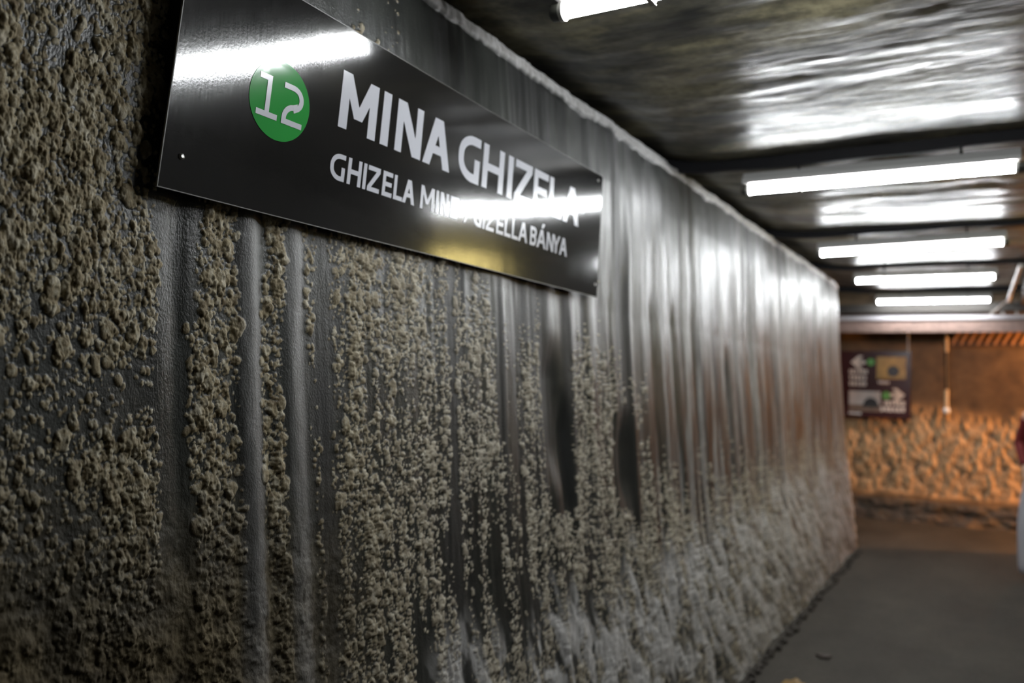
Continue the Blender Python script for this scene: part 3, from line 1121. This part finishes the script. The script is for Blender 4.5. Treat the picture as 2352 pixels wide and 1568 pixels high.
lath = empty('lath_panel', (0.2, 11.85, 2.2), 'row of slanting orange-lit wooden laths under the far ceiling, right of the hanging bulb', 'panel')
mb = MB()
mb.box((0.8, 11.93, 2.225), (2.6, 0.03, 0.03))
mb.box((0.8, 11.93, 2.40), (2.6, 0.03, 0.03))
mb.build('rail', M['dark_wood'], lath)
for k in range(26):
    x = -0.42 + k * 0.092
    mb = MB()
    mb.box((x + 0.03, 11.90, 2.31), (0.036, 0.02, 0.20), rot=Matrix.Rotation(math.radians(28), 3, 'Y'))
    mb.build('slat', M['lath'], lath)

# hanging bulb on its cable
hb = empty('hanging_bulb', (-0.49, 11.75, 1.37), 'small white bulb hanging on a dark cable in front of the orange-lit far wall', 'bulb')
cx, cy = -0.49, 11.75
mb = MB()
mb.tube([(cx - 0.012, cy, 2.57), (cx - 0.012, cy, 2.1), (cx - 0.004, cy, 1.8), (cx, cy, 1.44)], 0.017, 8)
mb.build('cable', M['black_cable'], hb)
mb = MB()
mb.tube([(cx - 0.006, cy - 0.01, 2.30), (cx - 0.004, cy - 0.012, 2.12)], 0.022, 8)
mb.build('upper_sleeve', M['pale_cable'], hb)
mb = MB()
mb.tube([(cx, cy - 0.005, 1.66), (cx, cy - 0.005, 1.50), (cx, cy, 1.44)], [0.024, 0.022, 0.026], 8)
mb.build('socket', M['pale_cable'], hb)
mb = MB()
mb.ball((cx, cy, 1.395), 0.042, 12)
mb.build('bulb', M['bulb_white'], hb)

# the orange lamp round the corner that lights the cross passage
ol = empty('passage_lamp', (2.60, 11.25, 2.05), 'larger orange lit globe lamp on a bracket, deep in the cross passage', 'lamp')
mb = MB()
mb.ball((2.60, 11.25, 2.05), 0.065, 12)
mb.build('globe', M['orange_glass'], ol)
mb = MB()
mb.tube([(2.60, 11.25, 2.115), (2.60, 11.25, 2.57)], 0.012, 8)
mb.tube([(2.60, 11.25, 2.10), (2.60, 11.25, 2.15)], 0.035, 12)
mb.build('bracket', M['hook'], ol)

M['dim_orange'] = simple('dim_orange_bulb', (0.9, 0.5, 0.2), 0.4, emit=(1.0, 0.42, 0.12), strength=170.0)
sb = copy_tree(ol)
for ch in sb.children:
    if ch.name.startswith('globe'):
        ch.data = ch.data.copy()
        ch.data.materials[0] = M['dim_orange']
sb.location = (0.64, 11.60, 2.12)
sb.scale = (0.55, 0.55, 0.9)
tag(sb, 'smaller orange lit globe lamp close to the far wall, beside the wooden laths', 'lamp')

# ------------------------------------------------------------------ direction board on the far wall
BX, BY, BZ = -0.905, 11.90, 1.268


def board_pt(a, b, d):
    """a leftwards-negative metres from the right edge, b up, d towards the tunnel."""
    return (BX + a, BY - d, BZ + b)


BW, BH = 0.90, 0.865
board = empty('direction_board', (BX - BW / 2, BY, BZ), 'maroon direction board with arrows and two pictures on the far wall', 'sign')
mb = MB()
mb.box((BX - BW / 2, BY + 0.008, BZ + BH / 2), (BW, 0.016, BH))
mb.build('panel', M['board'], board)


def board_part(name, mat, fn_draw, d0=0.0005, d1=0.002, parent=None, label=None):
    pn = Pen(board_pt, d0, d1)
    fn_draw(pn)
    ob = pn.mb.build(name, mat, parent or board)
    if label:
        ob['label'] = label
    return ob


def arrow(pn, a, b, dirn):
    k = dirn
    pn.rect(min(a, a - k * 0.16), b - 0.022, max(a, a - k * 0.16), b + 0.022)
    pn.poly([(a + k * 0.02, b), (a - k * 0.075, b + 0.085), (a - k * 0.135, b + 0.085), (a - k * 0.05, b), (a - k * 0.135, b - 0.085), (a - k * 0.075, b - 0.085)])


# pixel-free layout in metres: the board is read in two halves, upper and lower
board_part('left_arrow', M['board_white'], lambda p: arrow(p, -0.70, 0.715, -1), label='pale arrow pointing left')
board_part('upper_disc', M['board_green'], lambda p: p.disc(-0.475, 0.720, 0.046, 32))
for word_, b_ in (('IESIRE', 0.565), ('TURDA', 0.485), ('VECHE', 0.405)):
    board_part('upper_lettering', M['board_white'], lambda p: p.word(word_, -0.735, b_, 0.056, 0.019))
gold = board_part('gold_picture', M['photo_gold'], lambda p: p.rect(-0.405, 0.505, -0.055, 0.790))
board_part('dark_opening', M['photo_dark'], lambda p: p.disc(-0.205, 0.605, 0.072, 40), 0.002, 0.003, gold)
board_part('caption', M['board_white'], lambda p: p.word('TURDA', -0.385, 0.440, 0.036, 0.012, wid=0.6))
sky = board_part('pale_picture', M['photo_sky'], lambda p: p.rect(-0.735, 0.075, -0.355, 0.340))
board_part('picture_ground', M['photo_ground'], lambda p: p.rect(-0.735, 0.075, -0.355, 0.165), 0.002, 0.003, sky)


def dome(pn):
    pts = [(-0.47 + 0.10 * math.cos(math.pi * k / 20), 0.13 + 0.125 * math.sin(math.pi * k / 20)) for k in range(21)]
    pn.poly(pts)


board_part('dark_dome', M['photo_dark'], dome, 0.003, 0.004, sky)
board_part('right_arrow', M['board_white'], lambda p: arrow(p, -0.085, 0.300, 1), label='pale arrow pointing right')
board_part('lower_disc', M['board_green'], lambda p: p.disc(-0.285, 0.290, 0.050, 32))
for word_, b_ in (('IESIRE', 0.165), ('DURGAU', 0.085)):
    board_part('lower_lettering', M['board_white'], lambda p: p.word(word_, -0.065, b_, 0.060, 0.020, right=True, wid=0.66))
board_part('lower_caption', M['board_white'], lambda p: p.word('DURGAU', -0.735, 0.030, 0.034, 0.009, wid=0.6))
mb = MB()
mb.tube([(BX - 0.03, BY - 0.02, BZ + BH - 0.02), (BX - 0.035, BY - 0.02, 2.57)], 0.009, 8)
mb.build('hanging_rod', M['conduit'], board)

# ------------------------------------------------------------------ small things on the floor
mb = MB()
for k in range(70):
    y = 4.0 + 5.3 * (k / 70.0) + rng.uniform(-0.03, 0.03)
    r = rng.uniform(0.012, 0.032)
    mb.ball((-1.155 + rng.uniform(-0.012, 0.02) + 0.012 * math.sin(y * 7), y, r * 0.25), r, 8, 0, (1, 1.3, 0.7), 0.25)
tag(mb.build('rubble', M['stone']), 'dark crumbs of rubble in the joint between crusted wall and floor', 'rubble', kind='stuff')

mb = MB()
n = 16
top = [(-0.935 + 0.055 * math.cos(2 * math.pi * k / n) * (1 + 0.2 * math.sin(k * 2.3)), 4.84 + 0.075 * math.sin(2 * math.pi * k / n) * (1 + 0.2 * math.cos(k * 1.7)), 0.006 + 0.006 * math.sin(k * 1.9)) for k in range(n)]
mb.add(top + [(-0.935, 4.84, 0.016)], [(k, (k + 1) % n, n) for k in range(n)])
tag(mb.build('leaf_scrap', M['leaf']), 'yellow-brown scrap on the floor at the bottom edge near the wall foot', 'scrap')


mb = MB()
mb.ball((-0.88, 5.44, 0.006), 0.03, 8, 0, (1.5, 1.0, 0.3), 0.3)
tag(mb.build('brown_scrap', M['dark_wood']), 'small dark reddish-brown scrap lying on the bare floor, a step from the wall foot', 'scrap')

# ------------------------------------------------------------------ the person at the right edge
def skin_mesh(name, verts, edges, radii, mat, parent=None, root=0, levels=2):
    me = bpy.data.meshes.new(name + '_tmp')
    off = origin_of(parent) if parent else Vector((0, 0, 0))
    me.from_pydata([Vector(v) - off for v in verts], edges, [])
    bm = bmesh.new()
    bm.from_mesh(me)
    ly = bm.verts.layers.skin.verify()
    bm.verts.ensure_lookup_table()
    for i, v in enumerate(bm.verts):
        r = radii[i]
        v[ly].radius = r if isinstance(r, tuple) else (r, r)
        v[ly].use_root = (i == root)
    bm.to_mesh(me)
    bm.free()
    ob = bpy.data.objects.new(name, me)
    COL.objects.link(ob)
    md = ob.modifiers.new('skin', 'SKIN')
    md.use_smooth_shade = True
    ss = ob.modifiers.new('sub', 'SUBSURF')
    ss.levels = ss.render_levels = levels
    dg = bpy.context.evaluated_depsgraph_get()
    me2 = bpy.data.meshes.new_from_object(ob.evaluated_get(dg))
    ob.modifiers.clear()
    ob.data = me2
    me2.name = name
    bpy.data.meshes.remove(me)
    me2.materials.clear()
    me2.materials.append(mat)
    for p in me2.polygons:
        p.use_smooth = True
    if parent:
        ob.parent = parent
    return ob


def build_person():
    px, py = 0.445, 8.80

    def q(x, y, z):
        return (px + x, py + y, z)
    V, E, Rd = [], [], []

    def chain(pts, start=None):
        prev = start
        for (p, r) in pts:
            V.append(q(*p))
            Rd.append(r)
            if prev is not None:
                E.append((prev, len(V) - 1))
            prev = len(V) - 1
        return prev
    pel = chain([((0, 0, 0.93), (0.15, 0.105))])
    wst = chain([((0, 0, 1.08), (0.135, 0.10)), ((0, -0.005, 1.25), (0.15, 0.11)), ((0, 0.0, 1.40), (0.15, 0.10))], pel)
    nk = chain([((0, 0, 1.50), 0.058), ((0, 0.01, 1.555), 0.055)], wst)
    chain([((0, 0.0, 1.62), (0.070, 0.082)), ((0, 0.0, 1.70), (0.074, 0.092)), ((0, 0.005, 1.755), (0.058, 0.072))], nk)
    hands = []
    for sx in (-1, 1):
        sh_ = chain([((sx * 0.17, 0, 1.42), 0.062)], wst)
        wr = chain([((sx * 0.185, 0.05, 1.31), 0.044), ((sx * 0.225, 0.10, 1.18), 0.040), ((sx * 0.200, -0.04, 1.06), 0.034), ((sx * 0.19, -0.16, 0.965), 0.027)], sh_)
        palm = chain([((sx * 0.180, -0.205, 0.945), (0.036, 0.018))], wr)
        hands.append((sx, palm))
    for sx in (-1, 1):
        st = 0.16 * sx
        chain([((sx * 0.09, 0, 0.86), 0.092), ((sx * 0.105, st * 0.25 - 0.02, 0.50), 0.060), ((sx * 0.11, st * 0.8 + 0.02, 0.12), 0.040), ((sx * 0.11, st * 0.8 + 0.0, 0.06), 0.040), ((sx * 0.12, st * 0.8 - 0.14, 0.035), (0.040, 0.025))], pel)
    for sx, palm in hands:
        c0 = Vector(V[palm])
        for k, (ln, off) in enumerate(((0.070, -0.028), (0.080, -0.010), (0.075, 0.009), (0.060, 0.026))):
            b = (c0.x - px + sx * 0.004, c0.y - py - 0.012, c0.z - 0.004 + 0)
            b = (b[0] + off * sx * -1 * 0.6, b[1], b[2] + off * 0.5)
            chain([(b, 0.010), ((b[0], b[1] - ln * 0.45, b[2] - ln * 0.10), 0.0092), ((b[0], b[1] - ln * 0.75, b[2] - ln * 0.32), 0.0085), ((b[0], b[1] - ln * 0.92, b[2] - ln * 0.60), 0.0075)], palm)
        b = (c0.x - px - sx * 0.020, c0.y - py + 0.01, c0.z + 0.012)
        chain([(b, 0.012), ((b[0] - sx * 0.022, b[1] - 0.025, b[2] + 0.004), 0.0105), ((b[0] - sx * 0.026, b[1] - 0.052, b[2] - 0.010), 0.009)], palm)
    body = skin_mesh('person', V, E, Rd, M['skin'], None, pel)
    tag(body, 'person at the right edge in dark red sleeves, black vest and pale grey trousers', 'person')
    # face
    fc = MB()
    fc.ball(q(0, -0.098, 1.66), 0.017, 8, 0, (0.7, 1, 1.3))
    fc.build('nose', M['skin'], body)
    for sx in (-1, 1):
        fc = MB()
        fc.ball(q(sx * 0.076, 0.005, 1.67), 0.022, 8, 0, (0.4, 0.8, 1.3))
        fc.build('ear', M['skin'], body)
    for sx in (-1, 1):
        ey = MB()
        ey.ball(q(sx * 0.03, -0.082, 1.685), 0.012, 8)
        ey.build('eye', M['bulb_white'], body)
    mo = MB()
    mo.ball(q(0, -0.088, 1.615), 0.018, 8, 0, (1.2, 0.5, 0.35))
    mo.build('mouth', M['red'], body)
    # clothes
    skin_mesh('vest', [q(0, 0, 0.90), q(0, 0, 1.08), q(0, -0.005, 1.25), q(0, 0, 1.40), q(0, 0.0, 1.475)], [(0, 1), (1, 2), (2, 3), (3, 4)],
              [(0.185, 0.135), (0.180, 0.135), (0.195, 0.15), (0.175, 0.125), (0.085, 0.075)], M['black'], body)
    for sx in (-1, 1):
        skin_mesh('sleeve', [q(sx * 0.15, 0, 1.435), q(sx * 0.185, 0.05, 1.31), q(sx * 0.225, 0.10, 1.18), q(sx * 0.203, -0.03, 1.07), q(sx * 0.195, -0.14, 0.985)], [(0, 1), (1, 2), (2, 3), (3, 4)],
                  [0.075, 0.062, 0.056, 0.050, 0.040], M['red'], body)
    vv = [q(0, 0, 0.99), q(0, 0, 0.90)]
    ee = [(0, 1)]
    rr = [(0.16, 0.12), (0.165, 0.125)]
    for sx in (-1, 1):
        st = 0.16 * sx
        b = len(vv)
        vv += [q(sx * 0.115, 0, 0.80), q(sx * 0.155, st * 0.25 - 0.02, 0.50), q(sx * 0.16, st * 0.8 + 0.02, 0.12), q(sx * 0.15, st * 0.8 + 0.02, 0.06)]
        rr += [0.112, 0.108, 0.098, 0.095]
        ee += [(1, b), (b, b + 1), (b + 1, b + 2), (b + 2, b + 3)]
    skin_mesh('trousers', vv, ee, rr, M['grey_cloth'], body, 1)
    for sx in (-1, 1):
        st = 0.16 * sx
        skin_mesh('shoe', [q(sx * 0.11, st * 0.8 + 0.05, 0.048), q(sx * 0.115, st * 0.8 - 0.06, 0.046), q(sx * 0.12, st * 0.8 - 0.18, 0.034)], [(0, 1), (1, 2)],
                  [(0.045, 0.044), (0.046, 0.042), (0.042, 0.028)], M['shoe'], body)
    skin_mesh('hair', [q(0, 0.05, 1.60), q(0, 0.03, 1.70), q(0, 0.012, 1.765)], [(0, 1), (1, 2)], [(0.070, 0.05), (0.082, 0.078), (0.066, 0.076)], M['hair'], body)


build_person()
